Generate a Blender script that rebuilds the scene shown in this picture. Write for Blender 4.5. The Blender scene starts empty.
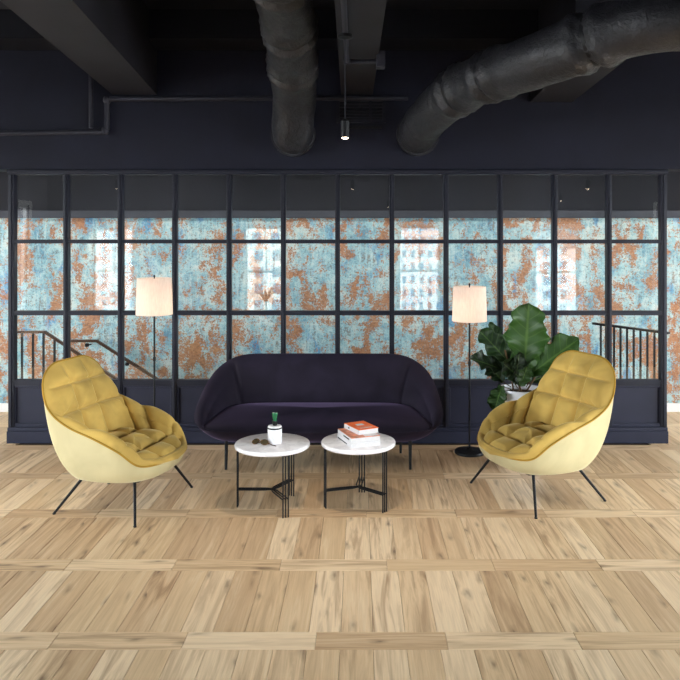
import bpy, bmesh, math, random
import numpy as np
from mathutils import Vector, Matrix
random.seed(7)
rng = np.random.default_rng(7)
R = math.radians
S = bpy.context.scene
C = S.collection

# ------------------------------------------------------------------ camera
F, CX, CY, H = 748.0, 360.0, 240.0, 1.933      # focal length / principal point in pixels (680 frame), eye height
CAMY = -7.124                                  # the partition front is the plane y = 0
cam = bpy.data.objects.new('camera', bpy.data.cameras.new('camera'))
C.objects.link(cam); S.camera = cam
cam.location = (0, CAMY, H); cam.rotation_euler = (R(90), 0, 0)
cam.data.sensor_width = 36; cam.data.lens = 36 * F / 680
cam.data.shift_x = (340 - CX) / 680; cam.data.shift_y = -(340 - CY) / 680
cam.data.clip_start = .05; cam.data.clip_end = 600

def at(px, py, Z):                             # pixel + distance -> world point
    return Vector(((px - CX) / F * Z, CAMY + Z, H + (CY - py) / F * Z))
def fl(px, py):                                # pixel on the floor
    Z = H * F / (py - CY); p = at(px, py, Z); return Vector((p.x, p.y, 0))

# ------------------------------------------------------------------ world and exposure
SKY = 25.0
w = bpy.data.worlds.new('world'); S.world = w; w.use_nodes = True
bg = w.node_tree.nodes['Background']; bg.inputs[0].default_value = (.92, .96, 1, 1); bg.inputs[1].default_value = SKY
S.view_settings.view_transform = 'Standard'; S.view_settings.look = 'None'
S.view_settings.gamma = 1; S.view_settings.use_curve_mapping = False
S.view_settings.exposure = 0.08

# window layout (x centre, width, sill, head) of the wall behind the camera and (y centre ...) of the side walls
XL, XR, YB, ZC, YW = -7.4, 6.6, -10.47, 4.0, 1.306
WIN_F = [(-5.84, 1.0, .2, 2.24), (-2.24, 1.0, .2, 2.24), (1.41, 1.0, .2, 2.24), (4.66, 1.05, .2, 2.24)]
WIN_S = [(-8.6, 1.8, .3, 2.7), (-6.2, 1.8, .3, 2.7), (-3.8, 1.8, .3, 2.7), (-1.5, 1.8, .3, 2.7)]  # side windows are added, out of view, for more daylight
def portal(loc, rot, sx, sy):
    l = bpy.data.lights.new('window_daylight', 'AREA'); l.shape = 'RECTANGLE'; l.size = sx; l.size_y = sy
    l.cycles.is_portal = True
    o = bpy.data.objects.new('window_daylight', l); C.objects.link(o); o.location = loc; o.rotation_euler = rot
for (c, ww, z0, z1) in WIN_F: portal((c, YB - .12, (z0 + z1) / 2), (R(90), 0, 0), ww, z1 - z0)
for (c, ww, z0, z1) in WIN_S:
    portal((XL - .12, c, (z0 + z1) / 2), (R(90), 0, R(-90)), ww, z1 - z0)
    portal((XR + .12, c, (z0 + z1) / 2), (R(90), 0, R(90)), ww, z1 - z0)

# ------------------------------------------------------------------ materials
def lin(c):
    c = c / 255; return c / 12.92 if c <= .04045 else ((c + .055) / 1.055) ** 2.4
def rgb(r, g, b): return (lin(r), lin(g), lin(b), 1)
class NT:
    def __init__(s, name):
        s.m = bpy.data.materials.new(name); s.m.use_nodes = True; s.t = s.m.node_tree
        s.b = s.t.nodes['Principled BSDF']; s.out = s.t.nodes['Material Output']
    def n(s, typ, ins=None, **kw):
        x = s.t.nodes.new('ShaderNode' + typ)
        for k, v in kw.items(): setattr(x, k, v)
        for k, v in (ins or {}).items(): s.set(x.inputs[k], v)
        return x
    def set(s, sock, v):
        if isinstance(v, bpy.types.NodeSocket): s.t.links.new(v, sock)
        else: sock.default_value = v
    def p(s, **kw):
        for k, v in kw.items(): s.set(s.b.inputs[k.replace('_', ' ')], v)
        return s
    def mix(s, f, a, b, mode='MIX'):
        x = s.n('MixRGB', {0: f, 1: a, 2: b}, blend_type=mode); return x.outputs[0]
    def math(s, op, a, b=0.0):
        return s.n('Math', {0: a, 1: b}, operation=op).outputs[0]
    def ramp(s, f, stops, mode='LINEAR'):
        x = s.n('ValToRGB', {0: f}); cr = x.color_ramp; cr.interpolation = mode
        while len(cr.elements) < len(stops): cr.elements.new(.5)
        for e, (p, c) in zip(cr.elements, stops):
            e.position = p; e.color = c if isinstance(c, tuple) else (c, c, c, 1)
        return x.outputs[0]
    def coord(s, which='Object', scale=(1, 1, 1), loc=(0, 0, 0)):
        t = s.n('TexCoord').outputs[which]
        return s.n('Mapping', {'Vector': t, 'Scale': scale, 'Location': loc}).outputs[0]
    def noise(s, v, scale=5, detail=4, rough=.5, dist=0.0):
        return s.n('TexNoise', {'Vector': v, 'Scale': scale, 'Detail': detail, 'Roughness': rough, 'Distortion': dist}).outputs[0]
    def bump(s, h, strength=.2, dist=.01):
        s.set(s.b.inputs['Normal'], s.n('Bump', {'Height': h, 'Strength': strength, 'Distance': dist}).outputs[0])

def paint(name, col, rough=.5, var=.06, scale=6, bump=.05, metal=0.0, spec=.22):
    m = NT(name); v = m.coord()
    n = m.noise(v, scale, 5)
    d = tuple(c * (1 - var * 4) for c in col[:3]) + (1,); l = tuple(min(1, c * (1 + var * 4)) for c in col[:3]) + (1,)
    m.p(Base_Color=m.ramp(n, [(.3, d), (.7, l)]), Roughness=rough, Metallic=metal, Specular_IOR_Level=spec)
    if bump: m.bump(m.noise(v, scale * 20, 2), bump, .002)
    return m.m
def velvet(name, col, sheen, tint, rough=.8, patch=.3):
    m = NT(name); v = m.coord()
    n = m.noise(v, 3.2, 3, .5, .6)
    d = tuple(c * (1 - patch) for c in col[:3]) + (1,); l = tuple(min(1, c * (1 + patch)) for c in col[:3]) + (1,)
    m.p(Base_Color=m.ramp(n, [(.35, d), (.65, l)]), Roughness=rough, Sheen_Weight=sheen, Sheen_Roughness=.35, Sheen_Tint=tint, Specular_IOR_Level=.15)
    m.bump(m.noise(v, 900, 1), .12, .001)
    return m.m

def wood(island):
    m = NT('oak_plank_joined' if island else 'oak_plank')
    rnd = m.n('NewGeometry').outputs['Random Per Island'] if island else m.n('ObjectInfo').outputs['Random']
    uv = m.n('TexCoord').outputs['UV']
    off = m.n('CombineXYZ', {0: m.math('MULTIPLY', rnd, 37.0), 1: m.math('MULTIPLY', rnd, 91.0), 2: m.math('MULTIPLY', rnd, 13.0)}).outputs[0]
    v0 = m.n('VectorMath', {0: uv, 1: off}, operation='ADD').outputs[0]
    vs = m.n('Mapping', {'Vector': v0, 'Scale': (20, 1.3, 1)}).outputs[0]
    grain = m.noise(vs, 1.2, 6, .55, .9)
    fine = m.noise(m.n('Mapping', {'Vector': v0, 'Scale': (150, 4, 1)}).outputs[0], 1, 3, .6)
    base = m.ramp(rnd, [(0, rgb(214, 184, 145)), (.18, rgb(230, 203, 166)), (.34, rgb(206, 174, 136)), (.5, rgb(222, 193, 155)), (.66, rgb(234, 208, 172)), (.82, rgb(200, 169, 132)), (1, rgb(224, 195, 156))], 'CONSTANT')
    amt = m.math('ADD', m.math('MULTIPLY', m.math('FRACT', m.math('MULTIPLY', rnd, 7.31)), .65), .2)
    c = m.mix(m.math('MULTIPLY', m.ramp(grain, [(.34, 1.0), (.54, 0.0)]), amt), base, rgb(152, 120, 88))
    c = m.mix(m.math('MULTIPLY', m.ramp(grain, [(.55, 0.0), (.75, 1.0)]), .5), c, rgb(234, 214, 180))
    c = m.mix(m.math('MULTIPLY', m.ramp(fine, [(.35, 1.0), (.6, 0.0)]), .16), c, rgb(140, 112, 84))
    vk = m.n('Mapping', {'Vector': v0, 'Scale': (8, 2.6, 1)}).outputs[0]
    vk = m.n('VectorMath', {0: vk, 1: m.n('VectorMath', {0: m.n('TexNoise', {'Vector': vk, 'Scale': 2.0}).outputs[1], 1: (.5, .5, 0)}, operation='MULTIPLY').outputs[0]}, operation='ADD').outputs[0]
    vo = m.n('TexVoronoi', {'Vector': vk, 'Scale': 1.0}, voronoi_dimensions='2D')
    keep = m.ramp(m.n('SeparateXYZ', {0: vo.outputs['Color']}).outputs[0], [(.52, 0.0), (.6, 1.0)])
    k = vo.outputs['Distance']
    c = m.mix(m.math('MULTIPLY', m.math('MULTIPLY', m.ramp(k, [(.03, 1.0), (.09, .5), (.22, 0.0)]), keep), m.math('ADD', m.math('MULTIPLY', amt, .6), .25)), c, rgb(92, 68, 48))
    m.p(Base_Color=c, Roughness=m.ramp(grain, [(.3, .5), (.7, .38)]), Specular_IOR_Level=.4)
    m.bump(m.math('ADD', grain, m.math('MULTIPLY', fine, .5)), .10, .002)
    return m.m

def rust_wallpaper():
    m = NT('rusted_blue_paint_wallpaper'); v = m.coord()
    def mp(sc, lo): return m.n('Mapping', {'Vector': v, 'Scale': sc, 'Location': lo}).outputs[0]
    def add(*t):
        x = None
        for n_, w_ in t:
            y = m.math('MULTIPLY', n_, w_); x = y if x is None else m.math('ADD', x, y)
        return x
    big = m.noise(mp((1.35, 1, .68), (0, 0, 0)), 3.0, 4, .6, .4)
    med = m.noise(mp((1, 1, .9), (2, 0, 5)), 9.0, 8, .75, .3)
    horiz = m.noise(mp((6, 6, 30), (3, 0, 1)), 1.0, 6, .75, .4)
    vert = m.noise(mp((26, 26, 3.0), (9, 0, 4)), 1.0, 6, .75, .3)
    fine = m.noise(mp((1, 1, 1), (1, 0, 8)), 55, 4, .8)
    fine2 = m.noise(mp((1, 1, 1.3), (6, 0, 3)), 38, 5, .8)
    bn = add((m.noise(mp((1, 1, .9), (4.4, 0, 7)), 4.2, 7, .7, .5), .7), (fine2, .3))
    base = m.ramp(bn, [(.38, rgb(88, 136, 158)), (.45, rgb(126, 170, 182)), (.52, rgb(158, 192, 197)), (.60, rgb(194, 204, 198))])
    bl = add((m.noise(mp((1.5, 1, .8), (1.7, 0, 2.2)), 2.3, 6, .65, .5), .75), (fine, .14), (vert, .11))
    c = m.mix(m.ramp(bl, [(.545, 0.0), (.60, .9)]), base, m.ramp(fine2, [(.35, rgb(38, 108, 160)), (.65, rgb(88, 158, 196))]))
    c = m.mix(m.math('MULTIPLY', m.ramp(add((vert, .6), (fine, .4)), [(.51, 0.0), (.58, 1.0)]), .55), c, rgb(208, 216, 210))
    rm = add((big, .42), (med, .34), (horiz, .14), (fine, .30), (vert, .08))
    rustc = m.ramp(fine2, [(.32, rgb(104, 68, 44)), (.48, rgb(160, 102, 60)), (.68, rgb(186, 134, 90))])
    c = m.mix(m.ramp(rm, [(.645, 0.0), (.668, .95)]), c, rustc)
    scr = m.ramp(add((horiz, .42), (fine, .36), (med, .22)), [(.405, 1.0), (.44, 0.0)])
    c = m.mix(m.math('MULTIPLY', scr, .8), c, rgb(88, 92, 88))
    scr2 = m.ramp(add((vert, .40), (fine2, .36), (big, .24)), [(.42, 1.0), (.455, 0.0)])
    c = m.mix(m.math('MULTIPLY', scr2, .75), c, rgb(120, 92, 70))
    m.p(Base_Color=c, Roughness=.75)
    m.bump(rm, .15, .003)
    return m.m

def marble():
    m = NT('white_marble'); v = m.coord()
    n = m.noise(v, 4, 8, .6, 1.6)
    vein = m.ramp(n, [(.44, 0.0), (.5, 1.0), (.56, 0.0)])
    m.p(Base_Color=m.mix(m.math('MULTIPLY', vein, .30), rgb(236, 235, 239), rgb(164, 164, 174)), Roughness=.22)
    return m.m

def duct_wrap():
    m = NT('black_duct_wrap'); v = m.coord()
    n = m.noise(v, 7, 6, .6, .8); n2 = m.noise(v, 24, 4, .6, 1.5)
    m.p(Base_Color=m.ramp(n, [(.3, rgb(24, 24, 28)), (.7, rgb(42, 41, 46))]), Roughness=m.ramp(n2, [(.3, .34), (.7, .52)]))
    m.bump(m.math('ADD', n, m.math('MULTIPLY', n2, .5)), .7, .02)
    return m.m

def glass_pane(name='partition_glass', ior=1.8):
    m = NT(name)
    fr = m.n('Fresnel', {'IOR': ior}).outputs[0]
    front = m.math('SUBTRACT', 1.0, m.n('NewGeometry').outputs['Backfacing'])
    tr = m.n('BsdfTransparent', {'Color': (.97, .985, .985, 1)}).outputs[0]
    gl = m.n('BsdfGlossy', {'Color': (1, 1, 1, 1), 'Roughness': .0}).outputs[0]
    mx = m.n('MixShader', {0: m.math('MULTIPLY', fr, front), 1: tr, 2: gl}).outputs[0]
    m.t.links.new(mx, m.out.inputs[0]); return m.m

def lamp_shade_mat():
    m = NT('linen_shade'); v = m.coord(scale=(1, 1, .2))
    n = m.noise(v, 90, 2)
    col = m.ramp(n, [(.3, rgb(230, 217, 206)), (.7, rgb(240, 229, 218))])
    d = m.n('BsdfDiffuse', {'Color': col}).outputs[0]; t = m.n('BsdfTranslucent', {'Color': col}).outputs[0]
    m.t.links.new(m.n('MixShader', {0: .5, 1: d, 2: t}).outputs[0], m.out.inputs[0]); return m.m

def emit(name, col, s):
    m = NT(name); m.p(Base_Color=(.1, .1, .1, 1), Emission_Color=col, Emission_Strength=s); return m.m

def leaf_mat():
    m = NT('fig_leaf_green')
    uv = m.n('TexCoord').outputs['UV']; sp = m.n('SeparateXYZ', {0: uv})
    rnd = m.n('ObjectInfo').outputs['Random']
    base = m.ramp(rnd, [(0, rgb(18, 34, 15)), (.5, rgb(28, 52, 20)), (1, rgb(46, 78, 26))])
    ax = m.math('ABSOLUTE', sp.outputs[0])
    mid = m.ramp(ax, [(.0, 1.0), (.05, 0.0)])
    wv = m.math('SINE', m.math('MULTIPLY', m.math('SUBTRACT', sp.outputs[1], m.math('MULTIPLY', ax, .35)), 52.0))
    vein = m.ramp(wv, [(.86, 0.0), (.99, 1.0)])
    c = m.mix(m.math('MULTIPLY', m.math('MAXIMUM', mid, m.math('MULTIPLY', vein, .4)), .5), base, rgb(104, 132, 66))
    m.p(Base_Color=c, Roughness=.5, Specular_IOR_Level=.35); m.bump(m.math('MULTIPLY', wv, -1.0), .2, .005); return m.m

M = dict(
    wall=paint('dark_navy_wall_paint', rgb(21, 22, 36), .65, .04, 3, .03),
    ceil=paint('black_ceiling_paint', rgb(18, 19, 27), .7, .05, 2, .05),
    beam=paint('charcoal_beam_paint', rgb(37, 36, 42), .6, .05, 2.5, .06),
    pipe=paint('dark_grey_pipe_paint', rgb(44, 44, 53), .5, .04, 8, 0),
    steel=paint('dark_steel_frame_paint', rgb(28, 29, 40), .42, .03, 5, .03),
    navy=paint('navy_panel_paint', rgb(36, 38, 54), .45, .03, 4, .03),
    lit_soffit=paint('grey_lit_soffit_paint', rgb(56, 58, 66), .6, .05, 4, 0),  # grey of a lit beam underside, put into the colour
    white=paint('white_paint', rgb(228, 228, 226), .5, .01, 4, .03),
    room=paint('pale_grey_plaster', rgb(112, 112, 116), .7, .01, 2, .04),
    black=paint('black_metal', rgb(20, 20, 22), .45, .03, 10, 0, .0),
    bronze=paint('bronze_rail_metal', rgb(70, 46, 30), .35, .05, 10, 0, .3),
    pot=paint('white_ceramic', rgb(222, 224, 230), .35, .01, 6, .02),
    soil=paint('dark_soil', rgb(52, 38, 28), .9, .1, 40, .6),
    stem=paint('brown_stem', rgb(84, 64, 42), .8, .1, 20, .3),
    duct=duct_wrap(), plank=wood(False), plankj=wood(True), sub=paint('dark_subfloor', rgb(96, 76, 56), .9, .03, 5, 0),
    paper=rust_wallpaper(), marble=marble(), glass=glass_pane(), shade=lamp_shade_mat(), leaf=leaf_mat(),
    sofa=velvet('aubergine_velvet', rgb(33, 28, 41), .8, rgb(120, 104, 140), .75, .25),
    gold_in=velvet('mustard_velvet', rgb(191, 158, 84), .8, rgb(250, 232, 170), .8, .22),
    gold_out=velvet('mustard_velvet_painted_sheen', rgb(188, 176, 136), .55, rgb(250, 240, 205), .8, .10),  # same velvet as inside, its pale sheen painted into the base colour
    gold_pipe=velvet('mustard_piping', rgb(160, 124, 44), .4, rgb(240, 220, 150), .8, .1),
    lampglow=emit('warm_lamp_lens', (1, .8, .55, 1), 14),
    washglow=emit('white_lamp_lens', (1, .95, .88, 1), 8),
)

# ------------------------------------------------------------------ geometry helpers
class MB:
    def __init__(s): s.v = []; s.f = []; s.uv = None
    def add(s, vs, fs):
        o = len(s.v); s.v += [Vector(v) for v in vs]; s.f += [tuple(i + o for i in f) for f in fs]; return s
    def box(s, x0, x1, y0, y1, z0, z1, m=None):
        vs = [Vector((x, y, z)) for z in (z0, z1) for y in (y0, y1) for x in (x0, x1)]
        if m is not None: vs = [m @ v for v in vs]
        return s.add(vs, [(0, 2, 3, 1), (4, 5, 7, 6), (0, 1, 5, 4), (2, 6, 7, 3), (0, 4, 6, 2), (1, 3, 7, 5)])
    def cbox(s, x0, x1, y0, y1, z0, z1, b=.004, m=None):
        bm = bmesh.new(); bmesh.ops.create_cube(bm, size=1)
        for v in bm.verts: v.co = Vector(((x0 + x1) / 2 + v.co.x * (x1 - x0), (y0 + y1) / 2 + v.co.y * (y1 - y0), (z0 + z1) / 2 + v.co.z * (z1 - z0)))
        bmesh.ops.bevel(bm, geom=bm.edges[:], offset=b, segments=2, profile=.6, affect='EDGES')
        bm.verts.index_update()
        vs = [(m @ v.co if m is not None else v.co.copy()) for v in bm.verts]
        s.add(vs, [tuple(v.index for v in f.verts) for f in bm.faces]); bm.free(); return s
    def tube(s, path, r, n=10, cap=True):
        P = [Vector(p) for p in path]; rr = r if isinstance(r, (list, tuple)) else [r] * len(P)
        t = [(P[min(i + 1, len(P) - 1)] - P[max(i - 1, 0)]).normalized() for i in range(len(P))]
        a = t[0].orthogonal().normalized(); vs = []
        for i, p in enumerate(P):
            a = (a - t[i] * a.dot(t[i])).normalized(); b = t[i].cross(a)
            vs += [p + (a * math.cos(2 * math.pi * k / n) + b * math.sin(2 * math.pi * k / n)) * rr[i] for k in range(n)]
        fs = [(i * n + k, i * n + (k + 1) % n, (i + 1) * n + (k + 1) % n, (i + 1) * n + k) for i in range(len(P) - 1) for k in range(n)]
        if cap: fs += [tuple(range(n))[::-1], tuple((len(P) - 1) * n + k for k in range(n))]
        return s.add(vs, fs)
    def lathe(s, prof, n=32, c=(0, 0, 0)):          # prof: (r, z) list
        c = Vector(c); vs = []
        for r, z in prof: vs += [c + Vector((r * math.cos(2 * math.pi * k / n), r * math.sin(2 * math.pi * k / n), z)) for k in range(n)]
        fs = [(i * n + k, i * n + (k + 1) % n, (i + 1) * n + (k + 1) % n, (i + 1) * n + k) for i in range(len(prof) - 1) for k in range(n)]
        if prof[0][0] > 1e-6: fs.append(tuple(range(n))[::-1])
        if prof[-1][0] > 1e-6: fs.append(tuple((len(prof) - 1) * n + k for k in range(n)))
        return s.add(vs, fs)
    def grid(s, P, closed=False):                  # P: [rows][cols]
        r, c = len(P), len(P[0]); o = len(s.v); s.v += [Vector(p) for row in P for p in row]
        for i in range(r - 1):
            for j in range(c if closed else c - 1):
                k = (j + 1) % c; s.f.append((o + i * c + j, o + i * c + k, o + (i + 1) * c + k, o + (i + 1) * c + j))
        return s
    def mesh(s, name, mat, smooth=False):
        me = bpy.data.meshes.new(name); me.from_pydata([tuple(v) for v in s.v], [], s.f); me.update()
        me.materials.append(M[mat] if isinstance(mat, str) else mat)
        if smooth:
            me.polygons.foreach_set('use_smooth', [True] * len(me.polygons))
            if smooth != 'all': me.set_sharp_from_angle(angle=R(42))
        if s.uv:
            ul = me.uv_layers.new(name='UVMap')
            for l in me.loops: ul.data[l.index].uv = s.uv[l.vertex_index]
        return me
    def build(s, name, mat, parent=None, smooth=False, loc=(0, 0, 0), rot=(0, 0, 0)):
        return link(name, s.mesh(name, mat, smooth), parent, loc, rot)
def link(name, me, parent=None, loc=(0, 0, 0), rot=(0, 0, 0)):
    o = bpy.data.objects.new(name, me); C.objects.link(o); o.parent = parent; o.location = loc; o.rotation_euler = rot; return o
def tag(o, label, cat, group=None):
    o['label'] = label; o['category'] = cat
    if group: o['group'] = group
    return o
def thing(name, label, cat, loc=(0, 0, 0), rz=0, group=None):
    return tag(link(name, None, None, loc, (0, 0, rz)), label, cat, group)
def struct(o, label=None):
    o['kind'] = 'structure'
    if label: o['label'] = label
    return o
def copy_tree(o, parent=None):
    c = o.copy(); C.objects.link(c); c.parent = parent
    for ch in list(o.children): copy_tree(ch, c)
    return c
def bez(P, n=16):                                  # Catmull-Rom through points
    P = [Vector(p) for p in P]; Q = [2 * P[0] - P[1]] + P + [2 * P[-1] - P[-2]]; out = []
    for i in range(1, len(Q) - 2):
        for k in range(n):
            t = k / n; a, b, c, d = Q[i - 1:i + 3]
            out.append(.5 * ((2 * b) + (c - a) * t + (2 * a - 5 * b + 4 * c - d) * t * t + (3 * b - a - 3 * c + d) * t ** 3))
    out.append(P[-1]); return out

# ------------------------------------------------------------------ floor
PW, PL, BL = .158, .683, .632                       # plank width, plank length between bands, band plank length
PITX0, PITX1, PITY0 = -3.1, 2.62, .45
m = MB()
m.box(XL, XR, YB, PITY0, -.2, -.014); m.box(XL, PITX0, PITY0, YW, -.2, -.014); m.box(PITX1, XR, PITY0, YW, -.2, -.014)
floor = struct(m.build('floor', 'sub'), 'pale oak floor of planks laid in rows between cross bands')
def plank_mesh(w_, l_, name):
    g, b = .0009, .0016; m = MB(); x, y = w_ / 2 - g, l_ / 2 - g
    for (xx, yy, z) in ((x, y, -.0135), (x, y, -b), (x - b, y - b, 0)):
        m.v += [Vector((-xx, -yy, z)), Vector((xx, -yy, z)), Vector((xx, yy, z)), Vector((-xx, yy, z))]
    for k in range(2):
        for j in range(4): m.f.append((4 * k + j, 4 * k + (j + 1) % 4, 4 * k + 4 + (j + 1) % 4, 4 * k + 4 + j))
    m.f.append((8, 9, 10, 11)); m.uv = [(v.x, v.y) for v in m.v]
    return m, m.mesh(name, 'plank')
mb_l, me_l = plank_mesh(PW, PL, 'plank'); mb_b, me_b = plank_mesh(PW, BL, 'plank')
spots = []
D = PL + PW; z_edge0 = 3.689                        # distance of a band's far edge
for k in range(-8, 6):
    e = z_edge0 + k * D + CAMY                      # y of the band's far edge
    n0 = int((XL - 1.3276) / PW) + 1
    for n in range(n0, int((XR - 1.3276) / PW)):
        spots.append((1.3276 + (n + .5) * PW, e + PL / 2, 0))
    off = {0: -.214, 1: .160}.get(k, random.uniform(0, BL))
    for n in range(-12, 12):
        x = off + (n + .5) * BL
        if XL + BL / 2 < x < XR - BL / 2: spots.append((x, e - PW / 2, 1))
def seen(x, y):
    Z = y - CAMY
    if Z < 2.6: return False
    px, py = CX + x / Z * F, CY + H / Z * F
    if not (-25 < px < 705 and py < 730): return False
    if y > .12: return px < 10 or px > 664
    return True
rest = MB(); rest.uv = []
for (x, y, b) in spots:
    hl = PW / 2 if b else PL / 2; hx = BL / 2 if b else PW / 2
    cut = 1.0
    if y + hl > YW:
        if y - hl > YW - .03: continue
        cut = (YW - .001 - (y - hl)) / (2 * hl); y = y - hl + hl * cut; hl *= cut
    if y - hl < YB: continue
    if y + hl > PITY0 and x + hx > PITX0 and x - hx < PITX1: continue
    if seen(x, y):
        o = link('plank', me_b if b else me_l, floor, (x, y, 0), (0, 0, R(90) if b else 0))
        o.scale = (cut, 1, 1) if b else (1, cut, 1)
    else:
        mb = mb_b if b else mb_l
        rot = Matrix.Rotation(R(90), 3, 'Z') if b else Matrix.Identity(3)
        rest.add([Vector((1, cut, 1)) * (rot @ v) + Vector((x, y, 0)) for v in mb.v], mb.f); rest.uv += mb.uv
o = rest.build('plank_field', 'plankj', floor); o['kind'] = 'stuff'

# ------------------------------------------------------------------ room shell
def wall_open(name, axis, at0, at1, a0, a1, z1, wins, mat, label):
    m = MB()
    def bx(p, q, za, zb):
        if axis == 'x': m.box(p, q, at0, at1, za, zb)
        else: m.box(at0, at1, p, q, za, zb)
    cur = a0
    for (c, ww, s, h) in sorted(wins):
        bx(cur, c - ww / 2, -.2, z1); bx(c - ww / 2, c + ww / 2, -.2, s); bx(c - ww / 2, c + ww / 2, h, z1); cur = c + ww / 2
    bx(cur, a1, -.2, z1)
    return struct(m.build(name, mat), label)
wall_open('wall_front', 'x', YB - .25, YB, XL, XR, ZC, WIN_F, 'room', 'pale wall with sash windows behind the viewer')
wall_open('wall_left', 'y', XL - .25, XL, YB, YW, ZC, WIN_S, 'room', 'pale side wall with tall windows added for daylight on the left')
wall_open('wall_right', 'y', XR, XR + .25, YB, YW, ZC, WIN_S, 'room', 'pale side wall with tall windows added for daylight on the right')
struct(MB().box(XL, XR, YW, YW + .2, -3.2, 2.18).build('wall_back', 'paper'), 'rusted blue and orange painted wall behind the glazed partition')
struct(MB().box(XL, XR, YW - .02, YW + .2, 2.262, ZC).build('wall_back_upper', 'ceil'), 'dark wall band above the rusted blue wall')
struct(MB().cbox(XL, XR, YW - .06, YW + .02, 2.18, 2.262, .006).build('trim_1', 'lit_soffit'), 'grey strip coloured as the lit beam underside along the top of the rusted wall')  # flat strip in place of the beam underside lit from the wall
m = MB().box(XL, PITX0, YW - .018, YW, 0, .095).box(PITX1, XR, YW - .018, YW, 0, .095)
struct(m.build('baseboard_back', 'white'), 'white baseboard under the rusted wall')
struct(MB().box(XL, XR, YB, YW + .2, ZC, ZC + .2).build('ceiling', 'ceil'), 'black painted ceiling')
PX0, PX1, PZ = -3.352, 2.924, 2.609
struct(MB().box(XL, XR, .0, .30, PZ, ZC).build('wall_bulkhead', 'wall'), 'dark bulkhead wall above the glazed partition')
# stairwell below the floor
struct(MB().box(PITX0, PITX1, PITY0 - .05, PITY0, -2.6, -.2).build('wall_stairwell', 'wall'), 'dark stairwell side wall')
struct(MB().box(PITX0, PITX1 + .2, PITY0, YW, -2.7, -2.5).build('floor_lower', 'sub'), 'lower landing floor of the stairwell')
st = thing('staircase', 'wooden stair flight going down behind the glazed partition', 'stairs', (PITX0, .89, 0))
for i in range(13):
    MB().cbox(.01 + i * .28, .30 + i * .28, -.38, .41, -.20 - i * .178, -.165 - i * .178, .005).build('tread', 'plankj', st)
    MB().box(i * .28, .012 + i * .28, -.38, .41, -.38 - i * .178 + .013, -.20 - i * .178 + .178 + .002).build('riser', 'wall', st)

# windows of the room
def window(name, x, y, rz, ww, z0, z1, label):
    t = struct(link(name, None, None, (x, y, z0), (0, 0, rz)), label); h = z1 - z0
    f = MB()
    f.box(-ww / 2, -ww / 2 + .05, -.12, -.04, 0, h).box(ww / 2 - .05, ww / 2, -.12, -.04, 0, h)
    f.box(-ww / 2 + .05, ww / 2 - .05, -.12, -.04, 0, .06).box(-ww / 2 + .05, ww / 2 - .05, -.12, -.04, h - .06, h)
    f.box(-ww / 2 + .05, ww / 2 - .05, -.11, -.05, h * .47, h * .47 + .05)
    f.build('window_frame', 'white', t)
    MB().box(-.012, .012, -.10, -.06, h * .47 + .05, h - .06).build('glazing_bar', 'white', t)
    for (a, b) in ((.06, h * .47), (h * .47 + .05, h - .06)):
        MB().box(-ww / 2 + .05, ww / 2 - .05, -.084, -.080, a, b).build('pane', 'glass', t)
    MB().cbox(-ww / 2 - .08, ww / 2 + .08, .0, .12, -.05, 0, .006).build('window_sill', 'white', t)
    a = MB().box(-ww / 2 - .1, -ww / 2, .0, .02, 0, h + .1).box(ww / 2, ww / 2 + .1, .0, .02, 0, h + .1).box(-ww / 2, ww / 2, .0, .02, h, h + .1)
    a.build('architrave', 'white', t)
    return t
wn = 1
for (c, ww, z0, z1) in WIN_F:
    window('window_%d' % wn, c, YB, 0, ww, z0, z1, 'white sash window in the wall behind the viewer'); wn += 1
for (c, ww, z0, z1) in WIN_S:
    window('window_%d' % wn, XL, c, R(-90), ww, z0, z1, 'tall white window added for extra daylight in the left side wall'); wn += 1
    window('window_%d' % wn, XR, c, R(90), ww, z0, z1, 'tall white window added for extra daylight in the right side wall'); wn += 1

# ------------------------------------------------------------------ ceiling beams, ducts, pipes
def beam(xa0, xa1, xb0, xb1, zb, Zfar, Znear, label):
    ya, yb = Zfar + CAMY, Znear + CAMY; m = MB()
    vs = [(xa0, ya, zb), (xa1, ya, zb), (xb1, yb, zb), (xb0, yb, zb)]
    m.add(vs + [(x, y, ZC) for x, y, z in vs], [(0, 1, 2, 3)[::-1], (0, 4, 5, 1)[::-1], (1, 5, 6, 2)[::-1], (2, 6, 7, 3)[::-1], (3, 7, 4, 0)[::-1], (4, 5, 6, 7)])
    o = m.build('ceiling_beam', 'beam', None, False)
    bm = bmesh.new(); bm.from_mesh(o.data); bmesh.ops.recalc_face_normals(bm, faces=bm.faces); bm.to_mesh(o.data); bm.free()
    tag(o, label, 'beam', 'painted ceiling beams')
def skew(x0, x1, s, Zfar=7.12, Znear=-3.2): return (x0, x1, x0 + s * (Zfar - Znear), x1 + s * (Zfar - Znear))
a = skew(-2.352, -1.933, .098); beam(*a, 3.314, 7.12, -3.2, 'wide charcoal ceiling beam at upper left of the ceiling')
a = skew(-.18, .12, .012); beam(*a, 3.314, 7.12, -3.2, 'charcoal ceiling beam in the middle above the hanging spotlight')
a = skew(1.62, 2.02, -.05, 7.12, 5.3); beam(*a, 3.245, 7.12, 5.3, 'short charcoal ceiling beam behind the curved black duct')
tag(MB().box(XL, XR, -.42, .0, 3.74, ZC).build('ceiling_beam', 'ceil'), 'dark cross beam along the top of the bulkhead wall', 'beam', 'painted ceiling beams')

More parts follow.
